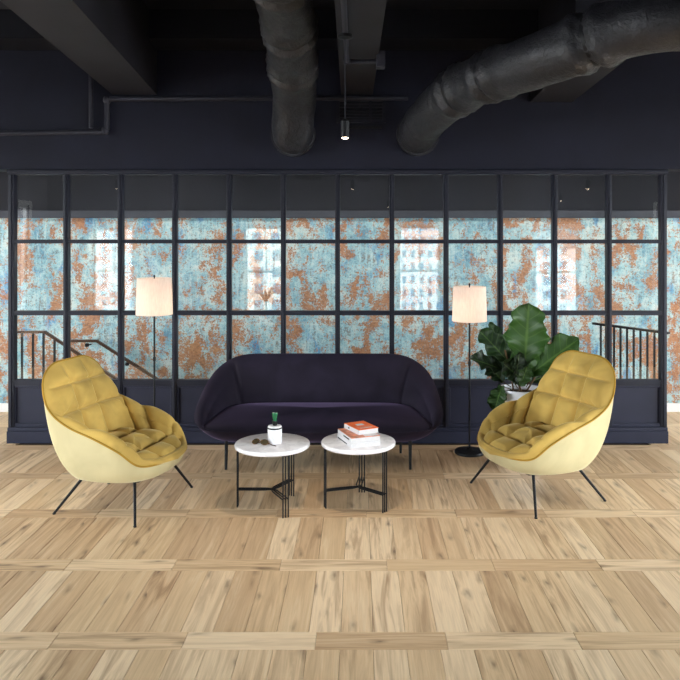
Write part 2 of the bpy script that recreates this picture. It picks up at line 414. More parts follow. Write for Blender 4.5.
def duct(path, rad, seams, name, label):
    P = bez(path, 14); n = 40; L = [0]
    for i in range(1, len(P)): L.append(L[-1] + (P[i] - P[i - 1]).length)
    # resample
    N = int(L[-1] / .022); Q = []; rr = []
    for k in range(N + 1):
        s = L[-1] * k / N; i = max(j for j in range(len(L)) if L[j] <= s + 1e-9); i = min(i, len(P) - 2)
        t = (s - L[i]) / max(1e-9, L[i + 1] - L[i]); Q.append(P[i].lerp(P[i + 1], t)); rr.append(s)
    m = MB(); a = Vector((0, 0, 1)); rows = []
    ph = [rng.uniform(0, 6.3, 6) for _ in range(3)]
    for i, p in enumerate(Q):
        t = (Q[min(i + 1, N)] - Q[max(i - 1, 0)]).normalized(); a = (a - t * a.dot(t)).normalized(); b = t.cross(a); s = rr[i]
        row = []
        d = min([abs(s - q) for q in seams] + [9])
        for k in range(n):
            th = 2 * math.pi * k / n
            r = rad * (1 + .018 * math.sin(3 * th + 5 * s + ph[0][0]) + .012 * math.sin(5 * th - 11 * s + ph[1][0]) + .008 * math.sin(2 * th + 23 * s))
            r += -.022 * math.exp(-(d / .035) ** 2) + .02 * math.exp(-((d - .075) / .05) ** 2)
            r += .007 * math.exp(-((d - .04) / .10) ** 2) * math.sin(13 * th + 3 * math.sin(2 * th + s * 40))
            row.append(p + (a * math.cos(th) + b * math.sin(th)) * r)
        rows.append(row)
    m.grid(rows, True); m.f += [tuple(range(n))[::-1], tuple(N * n + k for k in range(n))]
    t = thing(name, label, 'duct', Q[-1]); off = Vector(Q[-1]); m.v = [v - off for v in m.v]
    o = m.build('duct_skin', 'duct', t, 'all')
    e = (Q[-1] - Q[-2]).normalized(); rm = MB()
    rm.tube([Vector((0, -.01, 0)), Vector((0, .044, 0))], rad + .02, 36); rm.build('wall_collar', 'duct', t, True)
    for q in seams:
        i = min(range(N + 1), key=lambda j: abs(rr[j] - q)); tt = (Q[min(i + 1, N)] - Q[max(0, i - 1)]).normalized()
        c = Q[i] - off; rg = MB(); aa = tt.orthogonal().normalized(); bb = tt.cross(aa)
        rg.tube([c - tt * .012, c + tt * .012], rad - .012, 36); rg.build('strap', 'black', t, True)
    return t
duct([at(272, -60, 4.3), at(283, -8, 4.95), at(291, 45, 5.7), at(294, 92, 6.5), at(292.6, 129, 6.88), at(293, 134, 7.075)], .19,
     [.45, 1.15, 1.75], 'air_duct', 'black wrapped air duct running straight to the bulkhead left of the hanging spotlight')
duct([at(1010, -30, 4.2), at(820, -2, 4.3), at(690, 17, 4.45), at(628, 28, 4.6), at(550, 56, 5.0), at(468, 86, 5.9), at(431, 114, 6.55), at(419, 131, 6.95), at(418, 134, 7.075)], .185,
     [1.15, 1.62, 2.3, 3.25, 3.75], 'air_duct', 'large black wrapped air duct curving in from the upper right to the bulkhead')
def pipe(name, pts, r, label, cat='pipe', mat='pipe', fit=None):
    t = thing(name, label, cat, pts[0]); o = Vector(pts[0]); m = MB(); m.tube([Vector(p) - o for p in pts], r, 12); m.build('pipe_run', mat, t, True)
    for p in (fit if fit is not None else pts[1:-1]):
        q = Vector(p) - o; MB().lathe([(.001, -r * 1.5), (r * 1.1, -r * 1.3), (r * 1.5, -r * .6), (r * 1.5, r * .6), (r * 1.1, r * 1.3), (.001, r * 1.5)], 14, q).build('pipe_fitting', mat, t, True)
    return t
Zp = 7.124 - .06
pipe('sprinkler_pipe', [at(-150, 135, Zp), at(104, 132, Zp), at(107, 129, Zp), at(107, 102, Zp), at(110, 99, Zp), at(408, 98, Zp)], .024,
     'thin grey pipe stepping up and running along the bulkhead wall', fit=[at(105, 131, Zp), at(107, 100, Zp), at(300, 98, Zp)])
pipe('sprinkler_pipe', [at(91, 128, Zp), at(91, 5, Zp)], .02, 'thin vertical grey pipe branching up beside the upper left beam', fit=[])
q0 = at(347, 58, 5.6); q1 = at(379, 61, 5.6); zz = 3.27
pipe('conduit_pipe', [(q0.x + .03, -9.5, zz), (q0.x, q0.y, zz), (q1.x, q1.y, zz)], .018, 'slim conduit along the underside of the middle ceiling beam')
tag(MB().cbox(q1.x - .02, q1.x + .045, q1.y - .05, q1.y + .05, zz - .05, zz + .07, .005).build('junction_box', 'pipe'), 'small grey junction box at the end of the ceiling conduit', 'junction box')
# vent grille on the bulkhead
t = thing('vent_grille', 'dark slatted vent grille on the bulkhead behind the hanging spotlight', 'vent', at(361, 111, 7.124))
gx, gz = .235, .115
f = MB().box(-gx, gx, -.03, 0, -gz, -gz + .03).box(-gx, gx, -.03, 0, gz - .03, gz).box(-gx, -gx + .03, -.03, 0, -gz + .03, gz - .03).box(gx - .03, gx, -.03, 0, -gz + .03, gz - .03).box(.08, .10, -.03, 0, -gz + .03, gz - .03)
f.build('frame', 'steel', t)
MB().box(-gx + .03, gx - .03, -.006, 0, -gz + .03, gz - .03).build('backing', 'ceil', t)
for i in range(5):
    z = -gz + .05 + i * .032
    MB().box(-gx + .03, gx - .03, -.026, -.008, z - .002, z + .002, Matrix.Translation((0, -.017, z)) @ Matrix.Rotation(R(30), 4, 'X') @ Matrix.Translation((0, .017, -z))).build('slat', 'pipe', t)
tag(MB().cbox(-.17, .17, -.03, 0, -.012, .012, .003).build('wall_bracket', 'black', None, False, at(364, 127.5, 7.124)), 'thin black bracket under the vent grille', 'bracket')

# hanging spotlights
def pendant(x, y, z, ztop, label, power, cone=100):
    t = thing('hanging_spotlight', label, 'lamp', (x, y, z), 0, 'hanging spotlights')
    MB().lathe([(.020, .0), (.0265, .0), (.0265, .105), (.012, .118), (.006, .122)], 24).build('housing', 'black', t, True)
    MB().lathe([(.021, .0), (.018, -.006), (.0001, -.010)], 20).build('lens', 'lampglow', t)
    MB().tube([(0, 0, .12), (0, 0, ztop - z)], .003, 6).build('cord', 'pipe', t)
    MB().lathe([(.05, ztop - z), (.05, ztop - z - .02), (.006, ztop - z - .03)], 20).build('canopy', 'black', t, True)
    l = bpy.data.lights.new('spotlight_beam', 'SPOT'); l.energy = power; l.spot_size = R(cone); l.spot_blend = .9; l.color = (1, .86, .70); l.shadow_soft_size = .03
    link('spotlight_beam', l, t, (0, 0, -.02))
PEND = 60
pendant(-.096, 4.8 + CAMY, 2.59, 3.25, 'small black hanging spotlight with glowing lens in front of the vent grille', 85, 78)
for (x, y, d) in ((-3.1, -2.3, 'left of'), (2.9, -2.3, 'right of')): pendant(x, y, 2.59, ZC, 'black hanging spotlight added out of frame for even light, further %s the seating group' % d, PEND)  # extra spotlights added outside the frame to even the light
for (x, d) in ((-3.3, 'left'), (.6, 'middle'), (3.6, 'right')): pendant(x, -6.2 if x != .6 else -8.6, 2.65, ZC, 'black hanging spotlight added out of view for even light near the windows, %s of three' % d, PEND)  # three more spotlights added out of view for brightness

# unseen wall washers placed behind the bulkhead to brighten the rusted wall
for i, x in enumerate((-6.2, -4.2, -2.2, -.2, 1.8, 3.8, 5.6)):
    t = thing('unseen_wall_washer', 'unseen black linear lamp placed behind the bulkhead to brighten the rusted wall', 'lamp', (x, .30, 2.80), 0, 'unseen linear lamps brightening the rusted wall')
    MB().box(-.65, .65, .0, .09, .0, .05).build('housing', 'black', t)
    MB().box(-.63, .63, .01, .08, -.004, .0).build('diffuser', 'washglow', t)
    l = bpy.data.lights.new('unseen_wall_washer_light', 'AREA'); l.shape = 'RECTANGLE'; l.size = 1.25; l.size_y = .07; l.energy = 13; l.color = (1, .95, .88)
    link('unseen_wall_washer_light', l, t, (0, .045, -.012), (R(20), 0, 0))

# ------------------------------------------------------------------ glazed partition
gp = thing('glazed_partition', 'dark steel glazed partition of twelve bays with navy lower panels', 'partition', (PX0, 0, 0))
W = PX1 - PX0; DP = .075
zy = lambda py: H + (CY - py) / 105.0
ZR = [(zy(243.5), zy(239.5)), (zy(315.5), zy(311.0)), (zy(386), zy(380.0))]     # transoms
ztop0 = zy(174.5)
pl = MB().cbox(-.005, W + .005, -.022, DP, 0, .115, .004); pl.build('plinth', 'navy', gp)
MB().cbox(-.003, W + .003, -.012, DP, .115, .15, .006).build('plinth_moulding', 'navy', gp)
MB().cbox(-.005, W + .005, -.015, DP, ztop0, PZ - .004, .004).build('head_rail', 'steel', gp)
MB().cbox(0, W, -.028, -.012, PZ - .035, PZ - .012, .004).build('head_moulding', 'steel', gp)
MW = .046
xs = [MW * .6 + (W - MW * 1.2) * i / 12 for i in range(13)]
for i, x in enumerate(xs):
    hw = MW / 2 * (1.25 if i in (0, 12) else 1)
    o = MB().cbox(x - hw, x + hw, .0, DP, .15, ztop0, .005).build('mullion', 'steel', gp)
    MB().cbox(x - .008, x + .008, -.010, .002, .15, ztop0, .003).build('mullion_bead', 'steel', o)
for i in range(12):
    a, b = xs[i] + MW / 2, xs[i + 1] - MW / 2
    for (z0, z1) in ZR: MB().cbox(a - .004, b + .004, .004, DP - .004, z0, z1, .004).build('transom', 'steel', gp)
    rows = [(ZR[2][1], ZR[1][0]), (ZR[1][1], ZR[0][0]), (ZR[0][1], ztop0)]
    for (z0, z1) in rows:
        tx, tz = random.uniform(-.0016, .0016), random.uniform(-.0016, .0016)
        mm = Matrix.Translation(((a + b) / 2, .05, (z0 + z1) / 2)) @ Matrix.Rotation(tx, 4, 'X') @ Matrix.Rotation(tz, 4, 'Z')
        hw, hh = (b - a) / 2 + .002, (z1 - z0) / 2 + .002
        MB().box(-hw, hw, -.003, .003, -hh, hh, mm).build('glass_pane', 'glass', gp)
    z0, z1 = .15, ZR[2][0]
    p = MB().box(a - .004, b + .004, .030, .050, z0, z1).build('lower_panel', 'navy', gp)
    f = MB()
    for (u0, u1, v0, v1) in ((a, b, z0, z0 + .035), (a, b, z1 - .018, z1), (a, a + .018, z0 + .035, z1 - .018), (b - .018, b, z0 + .035, z1 - .018)): f.cbox(u0, u1, .010, .032, v0, v1, .005)
    f.build('panel_moulding', 'navy', p)

# ------------------------------------------------------------------ stair rails
def railing(label, pts, bal, zbot, rail_r=.02, mat='black'):
    t = thing('stair_railing', label, 'railing', (pts[0][0], pts[0][1], 0)); o = Vector((pts[0][0], pts[0][1], 0))
    m = MB()
    for a, b in zip(pts[:-1], pts[1:]):
        a, b = Vector(a) - o, Vector(b) - o; d = (b - a).normalized(); L = (b - a).length
        mm = Matrix.Translation(a) @ d.to_track_quat('X', 'Z').to_matrix().to_4x4()
        m.cbox(-.01, L + .01, -.022, .022, -.012, .012, .004, mm)
    m.build('handrail', mat, t)
    for p in bal:
        q = Vector(p) - o; MB().box(q.x - .009, q.x + .009, q.y - .009, q.y + .009, zbot(p), q.z - .008).build('baluster', 'black', t)
    return t
Zr = 7.60
r0, r1, r2 = at(11, 332, Zr), at(45, 332, Zr), at(140, 394.5, Zr)
def slope_z(p): return 0 if p[0] < r1.x + .02 else max(-.6, 0 - (p[0] - r1.x) * .65)
bal = []
for px in (22, 33, 43.5, 54.5, 66, 78, 90, 102, 114, 126):
    p = at(px, 332, Zr)
    if px > 45: p.z = r1.z + (p.x - r1.x) * (r2.z - r1.z) / (r2.x - r1.x)
    bal.append(p)
railing('dark stair railing with bronze handrail behind the left end of the partition', [r0, r1, r2], bal, slope_z, mat='bronze')
t = thing('wall_handrail', 'bronze wall-mounted handrail sloping down behind the left lamp', 'handrail', at(72, 341, 8.30))
h0, h1, h2 = at(72, 341, 8.30), at(97, 341, 8.30), at(185, 397, 8.30); m = MB()
for a, b in ((h0, h1), (h1, h2)):
    d = (b - a).normalized(); mm = Matrix.Translation(a - h0) @ d.to_track_quat('X', 'Z').to_matrix().to_4x4(); m.cbox(-.01, (b - a).length + .01, -.022, .022, -.014, .014, .005, mm)
m.build('rail', 'bronze', t)
for (px, py) in ((87, 345), (127, 364)):
    q = at(px, py, 8.30) - h0; b = MB(); b.tube([q + Vector((0, 0, .02)), q, q + Vector((0, .12, -.01))], .008, 8); b.lathe([(.001, -.02), (.02, -.018), (.024, 0), (.02, .018), (.001, .02)], 12, q); b.build('bracket', 'black', t, True)
g0, g1 = at(594, 323.5, 8.2), at(668, 333, 7.45)
bal = [Vector(g0).lerp(g1, k) for k in (.10, .20, .29, .38, .47, .56, .65, .74, .83, .92)]
railing('black guard railing with close balusters behind the right end of the partition', [g0, g1], bal, lambda p: 0)

# ------------------------------------------------------------------ upholstered shells
def resample(tab, n):
    P = bez(tab, 24); L = np.array([0] + list(np.cumsum([(P[i + 1] - P[i]).length for i in range(len(P) - 1)])))
    return P, L
def shell_seat(rim, base, crease, zb, n_half, nt, bulge_out, quilt, parent, mats, seat_quilt, seat_dome, piping=True, crown=.024, inb=.03):
    """Half tables run from back centre to front centre; the shell is closed by mirroring in y."""
    K = len(rim) - 1
    R_ = bez(rim, 30); B_ = bez([(x, y, zb) for x, y in base], 30); Cr = bez(crease, 30); N = len(R_)
    L = np.array([0] + list(np.cumsum([(R_[i + 1] - R_[i]).length for i in range(N - 1)]))); L /= L[-1]
    idx = [int(np.argmin(abs(L - s))) for s in np.linspace(0, 1, n_half + 1)]
    half = [(R_[i], B_[i], Cr[i], i / (N - 1)) for i in idx]
    ring = half + [(Vector((r.x, -r.y, r.z)), Vector((b.x, -b.y, b.z)), Vector((c.x, -c.y, c.z)), k) for r, b, c, k in half[-2:0:-1]]
    n = len(ring)
    # outer shell
    rows = [[] for _ in range(19)]
    for (r, b, c, k) in ring:
        bo = bulge_out(k); ctl = Vector((b.x + (r.x - b.x) * bo, b.y + (r.y - b.y) * bo, b.z + (r.z - b.z) * .22))
        rows[0].append(Vector((b.x * .4, b.y * .4, zb - .012))); rows[1].append(Vector((b.x * .85, b.y * .85, zb - .010)))
        for j in range(17):
            t = j / 16; rows[2 + j].append(b * (1 - t) ** 2 + ctl * 2 * t * (1 - t) + r * t * t)
    m = MB().grid(rows, True); m.f.append(tuple(range(n))[::-1]); m.build('outer_shell', mats[0], parent, 'all')
    # inner shell
    rows = []
    for j in range(nt + 1):
        t = j / nt; row = []
        for (r, b, c, k) in ring:
            gap = (c - r).length; inw = Vector((c.x - r.x, c.y - r.y, 0)); inw = inw.normalized() if inw.length > 1e-5 else Vector((0, 0, 0))
            e = min(1, gap / .12)
            p = r.lerp(c, t)
            p = p + inw * (inb * e * math.sin(math.pi * min(1, t * 1.0)) ** .7 + 0)
            hh = crown * e * (1 + 1.1 * math.exp(-((k - .6) / .16) ** 2)); p = p + Vector((0, 0, 1)) * hh * math.sin(math.pi * min(1, t / .42)) ** .6 if t < .42 else p
            row.append(p)
        rows.append(row)
    A = np.array([[tuple(p) for p in row] for row in rows])
    du = np.roll(A, -1, 1) - np.roll(A, 1, 1); dv = np.gradient(A, axis=0); nn = np.cross(du, dv); nn /= np.linalg.norm(nn, axis=2, keepdims=True) + 1e-9
    cen = np.array([0, 0, .7]); s = np.sign(((cen - A) * nn).sum(2, keepdims=True)); s[s == 0] = 1
    sgn = 1 if s[:nt // 2].mean() > 0 else -1
    nn *= sgn
    if quilt is not None:
        for j in range(nt + 1):
            for i, (r, b, c, k) in enumerate(ring):
                A[j, i] += nn[j, i] * quilt(A[j, i], k, j / nt)
    m = MB().grid([[Vector(p) for p in row] for row in A], True)
    if sgn > 0: pass
    else: m.f = [f[::-1] for f in m.f]
    m.build('inner_shell', mats[1], parent, 'all')
    # seat pad
    ns = 60; cx = sum(c.x for r, b, c, k in ring) / n; rows = []
    for j in range(ns + 1):
        q = j / ns; row = []
        for (r, b, c, k) in ring:
            if j == 0: p = Vector((c.x * .95, c.y * .95, c.z - .03))
            else:
                u = 1 - (j - 1) / (ns - 1); p = Vector((cx + (c.x - cx) * u, c.y * u, 0)); zc = c.z * u + (1 - u) * .42
                p.z = c.z * u ** .5 + crease[0][2] * (1 - u ** .5) + seat_dome * (1 - u ** 6) ** .5
                if seat_quilt: p.z += seat_quilt(p.x, p.y) * min(1, (1 - u) * 8)
            row.append(p)
        rows.append(row)
    m = MB().grid(rows, True); m.f = [f[::-1] for f in m.f] if False else m.f
    o = m.build('seat_pad', mats[1], parent, 'all')
    bm = bmesh.new(); bm.from_mesh(o.data); bmesh.ops.remove_doubles(bm, verts=bm.verts, dist=1e-5); bmesh.ops.recalc_face_normals(bm, faces=bm.faces)
    if sum(f.normal.z for f in bm.faces) < 0: bmesh.ops.reverse_faces(bm, faces=bm.faces)
    bm.to_mesh(o.data); bm.free()
    if piping:
        pts = [r + Vector((0, 0, .004)) for (r, b, c, k) in ring]; pts.append(pts[0]); MB().tube(pts, .007, 8, False).build('piping', mats[2], parent, 'all')

def dome(d, w): return 1 - math.exp(-(d / w) ** 2)
def puff(d, D): return 1 - (1 - min(1, d / D)) ** 3.2
def chair_quilt(p, k, t):
    x, y, z = p; q_ = min(1, t / .30); fade = q_ * q_ * (3 - 2 * q_) * min(1, (1 - t) * 12)
    if k < .40:
        seam = [abs(z - .885), abs(z - .70), abs(abs(y) - .115 - .05 * max(0, .70 - z))]
    else:
        seam = [abs(k - .40) * 1.3, abs(k - .535) * 1.3, abs(k - .70) * 1.3 + .03]
    f = 1.0
    for q in seam: f = min(f, puff(q, .10))
    return (.046 * f - .008 - .010 * math.exp(-(min(seam) / .009) ** 2)) * fade
def chair_seat_quilt(x, y):
    f = 1.0
    sm = (abs(abs(y) - .115), abs(x + .03), abs(x - .20))
    for q in sm: f = min(f, puff(q, .10))
    return .040 * f - .016 - .007 * math.exp(-(min(sm) / .009) ** 2)
arm_rim = [(-.48, 0, 1.035), (-.478, .19, 1.028), (-.455, .325, .955), (-.41, .385, .83), (-.34, .40, .72), (-.20, .41, .635), (0, .42, .57), (.185, .405, .485), (.30, .345, .385), (.37, .20, .36), (.39, 0, .355)]
arm_base = [(-.31, 0), (-.30, .15), (-.27, .24), (-.21, .295), (-.12, .325), (-.01, .335), (.10, .325), (.19, .295), (.26, .24), (.31, .14), (.325, 0)]
arm_crease = [(-.22, 0, .43), (-.22, .12, .43), (-.20, .20, .43), (-.14, .245, .43), (-.06, .262, .43), (.04, .268, .425), (.14, .27, .42), (.22, .275, .41), (.285, .285, .385), (.362, .185, .365), (.386, 0, .362)]
def make_armchair(label, loc, rz):
    t = thing('armchair', label, 'armchair', loc, rz, 'mustard velvet armchairs')
    shell_seat(arm_rim, arm_base, arm_crease, .25, 130, 110, lambda k: .62 + .3 * min(1, k / .45), chair_quilt, t, ('gold_out', 'gold_in', 'gold_pipe'), chair_seat_quilt, .05)
    MB().cbox(-.18, .22, -.20, .20, .222, .242, .004).build('base_plate', 'black', t)
    for (x0, y0, x1, y1) in ((.22, .25, .32, .415), (.22, -.25, .32, -.415), (-.19, .21, -.36, .34), (-.19, -.21, -.36, -.34)):
        l = MB().tube([(x0, y0, .262), (x1, y1, .006)], [.0115, .009], 12).build('leg', 'black', t, True)
        MB().lathe([(.011, 0), (.011, .008)], 12, (x1, y1, 0)).build('glide', 'black', l)
    return t
ca = make_armchair('mustard velvet tufted armchair on the left, turned towards the right', (-1.725, 5.515 + CAMY, 0), R(-14))
cb = copy_tree(ca); cb['label'] = 'mustard velvet tufted armchair on the right, in front of the potted fig'
cb.location = (1.345, 5.70 + CAMY, 0); cb.rotation_euler = (0, 0, R(204))

# sofa
sf = thing('sofa', 'dark aubergine velvet sofa with curved shell against the glazed partition', 'sofa', (-.352, 6.55 + CAMY, 0), R(-90))
so_rim = [(-.36, 0, .885), (-.36, .40, .885), (-.35, .72, .875), (-.31, .90, .80), (-.20, 1.0, .69), (0, 1.045, .565), (.19, 1.06, .43), (.305, .98, .36), (.36, .80, .345), (.38, .4, .34), (.38, 0, .34)]
so_base = [(-.25, 0), (-.25, .4), (-.25, .66), (-.22, .76), (-.15, .81), (-.02, .85), (.1, .85), (.19, .80), (.23, .69), (.24, .36), (.24, 0)]
so_crease = [(-.19, 0, .45), (-.19, .38, .45), (-.18, .64, .45), (-.14, .75, .45), (-.06, .82, .445), (.06, .88, .42), (.18, .93, .39), (.295, .945, .36), (.355, .79, .348), (.375, .39, .344), (.375, 0, .344)]
shell_seat(so_rim, so_base, so_crease, .225, 90, 30, lambda k: .60 - .05 * min(1, k / .4), lambda p, k, t: -.022 * math.exp(-((k - .262) / .012) ** 2) * min(1, t * 4) * 1.0, sf, ('sofa', 'sofa', 'sofa'), None, .035, False, crown=.02, inb=.05)
MB().cbox(-.2, .2, -.7, .7, .195, .217, .004).build('base_plate', 'black', sf)
for (x, y) in ((.26, .775), (.26, -.775), (-.22, .72), (-.22, -.72)):
    MB().tube([(x - .02, y, .245), (x, y, .003)], [.016, .011], 12).build('leg', 'black', sf, True)

# ------------------------------------------------------------------ side tables
def side_table(label, c, angs, r_leg):
    t = thing('side_table', label, 'side table', (c[0], c[1], 0), 0, 'round marble side tables')
    MB().lathe([(.262, .432), (.270, .438), (.272, .445), (.272, .456), (.269, .462), (.262, .465)], 64).build('table_top', 'marble', t, True)
    MB().lathe([(.06, .425), (.06, .432)], 24).build('mounting_plate', 'black', t)
    for a in angs:
        a = R(a); u = Vector((math.cos(a), math.sin(a), 0)); v = Vector((-u.y, u.x, 0)); l = MB()
        for s in (-.020, 0, .020):
            l.tube([u * r_leg + v * s + Vector((0, 0, .432)), u * r_leg + v * s], .0052, 8)
        l.box(-.006, .006, -.026, .026, .424, .432, Matrix.Translation(u * r_leg) @ Matrix.Rotation(a, 4, 'Z'))
        o = l.build('leg', 'black', t, True); s_ = MB()
        for s in (-.020, 0, .020): s_.tube([v * s * .3 + Vector((0, 0, .125)), u * .05 + v * s + Vector((0, 0, .125)), u * r_leg + v * s + Vector((0, 0, .125))], .005, 8)
        s_.build('stretcher', 'black', t, True)
    return t
T1 = (-.636, 5.43 + CAMY); T2 = (-.012, 5.48 + CAMY)
side_table('round white marble side table carrying the jar and the sunglasses', T1, (180, -62, 62), .252)
side_table('round white marble side table carrying the stacked books', T2, (198, -42, 84), .252)
ZT = .465
# jar with green stopper
j = thing('jar', 'small white marble jar with black rim and green glass stopper', 'jar', (at(274.8, 437, 5.42).x, 5.42 + CAMY, ZT))
MB().lathe([(.050, 0), (.052, .003), (.052, .100), (.050, .103)], 36).build('jar_body', 'marble', j, True)
MB().lathe([(.053, .103), (.0535, .105), (.0535, .112), (.053, .114)], 36).build('rim', 'black', j, True)
MB().lathe([(.050, .114), (.050, .119), (.046, .124), (.012, .126)], 36).build('lid', 'marble', j, True)
M['green'] = NT('green_glass').p(Base_Color=rgb(10, 92, 58), Roughness=.12, Specular_IOR_Level=.8).m
MB().lathe([(.016, .124), (.016, .140), (.019, .146), (.019, .156)], 24).build('neck', 'black', j, True)
MB().lathe([(.0195, .156), (.0195, .160)], 24).build('collar', 'pipe', j, True)
MB().lathe([(.014, .160), (.018, .185), (.022, .212), (.021, .218), (.004, .220)], 20).build('stopper', 'green', j, True)
# sunglasses
M['tort'] = NT('tortoiseshell'); _v = M['tort'].coord(); M['tort'].p(Base_Color=M['tort'].ramp(M['tort'].noise(_v, 60, 4), [(.4, rgb(38, 26, 18)), (.6, rgb(120, 84, 44))]), Roughness=.2); M['tort'] = M['tort'].m
M['lens'] = NT('brown_lens').p(Base_Color=rgb(70, 62, 44), Roughness=.08).m
g = at(259, 441, 5.36); sg = thing('sunglasses', 'folded tortoiseshell sunglasses lying on the marble table beside the jar', 'sunglasses', (g.x, 5.36 + CAMY, ZT), R(-18))
for s in (-1, 1):
    ring = [Vector((s * .034 + .027 * math.cos(a), .004 * math.cos(a) * s, .026 + .022 * math.sin(a))) for a in np.linspace(0, 2 * math.pi, 25)]
    rot = Matrix.Rotation(R(-52), 3, 'X'); ring = [rot @ p + Vector((0, -.002, .012)) for p in ring]
    mn = min(p.z for p in ring); ring = [p + Vector((0, 0, .0035 - mn)) for p in ring]
    fr = MB().tube(ring, .0035, 8, False).build('lens_rim', 'tort', sg, True)
    cc = sum(ring[:-1], Vector()) / 24; l = MB(); l.add([cc] + ring[:-1], [(0, 1 + i, 1 + (i + 1) % 24) for i in range(24)]); l.build('lens', 'lens', fr)
MB().tube([(-.008, .012, .022), (0, .013, .025), (.008, .012, .022)], .003, 8).build('bridge', 'tort', sg, True)
MB().tube([(-.062, .02, .012), (0, .034, .006), (.062, .03, .004)], .0035, 8).build('temple_arm', 'tort', sg, True)
MB().tube([(.062, .018, .014), (.10, .0, .008), (.135, -.004, .004)], .0035, 8).build('temple_arm', 'tort', sg, True)
# books
def book(label, c, z, a, b, h, rz, cover, spine, art, sp=()):
    t = thing('book', label, 'book', (c[0], c[1], z), rz, 'books on the right marble table')
    MB().box(-a / 2 + .004, a / 2 - .004, -b / 2 + .004, b / 2 - .006, .003, h - .003).build('page_block', M['pages'], t)
    MB().cbox(-a / 2, a / 2, -b / 2, b / 2, 0, .003, .001).build('back_cover', M[spine], t)
    MB().cbox(-a / 2, a / 2, -b / 2, b / 2, h - .003, h, .001).build('front_cover', M[cover], t)
    MB().box(-a / 2, -a / 2 + .004, -b / 2 + .001, b / 2 - .001, .003, h - .003).build('spine', M[spine], t)
    for (y0, y1, z0, z1) in sp: MB().box(-a / 2 - .0006, -a / 2, y0, y1, z0, z1).build('spine_bar', 'black', t)  # dark bars on the spine; lettering on the two upper books
    for (nm, x0, x1, y0, y1, mt) in art: MB().box(x0, x1, y0, y1, h, h + .0006).build(nm, M[mt], t)
    return t
M['pages'] = paint('white_pages', rgb(206, 204, 204), .7, .01, 60, 0)
M['cover_w'] = paint('white_book_cover', rgb(210, 209, 211), .35, .01, 10, 0)
M['cover_o'] = paint('orange_book_cover', rgb(230, 104, 40), .35, .05, 14, 0)
M['cover_p'] = paint('rust_brown_photo_cover', rgb(198, 120, 86), .35, .12, 22, 0)
bc = at(363, 441, 5.48)
bx, by = -.007, 5.45 + CAMY
ROT = R(21)
book('thick white book at the bottom of the stack on the marble table', (bx - .002, by), ZT, .228, .298, .032, ROT, 'cover_w', 'cover_w', [], [(-.06, .135, .004, .013)])  # black bar along the lower spine
book('white book with rust-coloured photo cover in the middle of the stack', (bx - .002, by + .004), ZT + .032, .222, .290, .036, ROT, 'cover_p', 'cover_w', [('cover_print', .0, .105, -.13, -.05, 'cover_w')], [(-.10, .02, .012, .022)])
book('small orange book with white print on top of the stack', (bx + .016, by + .055), ZT + .0688, .164, .235, .036, R(28), 'cover_o', 'cover_w', [('cover_print', -.03, .03, .0, .045, 'cover_w'), ('cover_print', -.055, .055, -.062, -.036, 'cover_p'), ('cover_print', -.05, .05, -.082, -.070, 'cover_w')], [(.03, .05, .012, .024)])
# ------------------------------------------------------------------ floor lamps
def floor_lamp(label, x, y, zs0, zs1, rs, power):
    t = thing('floor_lamp', label, 'floor lamp', (x, y, 0), 0, 'floor lamps in front of the partition')
    MB().lathe([(.13, 0), (.135, .004), (.135, .022), (.128, .030), (.03, .036), (.014, .05)], 40).build('base', 'black', t, True)
    MB().tube([(0, 0, .04), (0, 0, zs1 - .10)], .0085, 12).build('pole', 'black', t, True)
    MB().lathe([(.012, -.02), (.014, 0), (.012, .02)], 12, (0, 0, zs0 * .68)).build('switch', 'black', t, True)
    m = MB(); a = [(rs * 1.03, zs0), (rs * .97, zs1)]; m.lathe(a + [(rs * .97 - .003, zs1), (rs * 1.03 - .003, zs0)], 48)
    m.f = [f for f in m.f if len(f) == 4]; n = 48
    m.f += [(3 * n + k, 3 * n + (k + 1) % n, (k + 1) % n, k) for k in range(n)]
    sh = m.build('shade', 'shade', t, True)
    sp = MB()
    for k in range(3):
        q = R(120 * k + 20); sp.tube([(0, 0, zs1 - .02), (math.cos(q) * (rs * .965), math.sin(q) * (rs * .965), zs1 - .015)], .002, 6)
    sp.build('spider', 'black', sh); MB().lathe([(.001, .03), (.008, .024), (.009, .015), (.005, 0), (.005, -.10)], 12, (0, 0, zs1)).build('finial', 'black', t, True)
    MB().lathe([(.001, -.05), (.02, -.045), (.032, -.01), (.032, .01), (.014, .05), (.012, .06)], 16, (0, 0, (zs0 + zs1) / 2)).build('bulb', M['bulb'], t, True)
    l = bpy.data.lights.new('lamp_bulb_light', 'POINT'); l.energy = power; l.color = (1, .80, .67); l.shadow_soft_size = .04
    link('lamp_bulb_light', l, t, (0, .0, (zs0 + zs1) / 2 - .07))
    return t
M['bulb'] = emit('warm_bulb', (1, .84, .68, 1), 2)
ZL = 6.78
zl = lambda py, Z=ZL: H + (CY - py) / F * Z
floor_lamp('floor lamp with pale drum shade behind the left armchair', at(154.3, 300, ZL).x, ZL + CAMY, zl(314.5), zl(278), .158, 6)
floor_lamp('floor lamp with pale drum shade between sofa and potted fig', at(469.5, 300, ZL).x, ZL + CAMY, zl(321), zl(286.5), .152, 6)

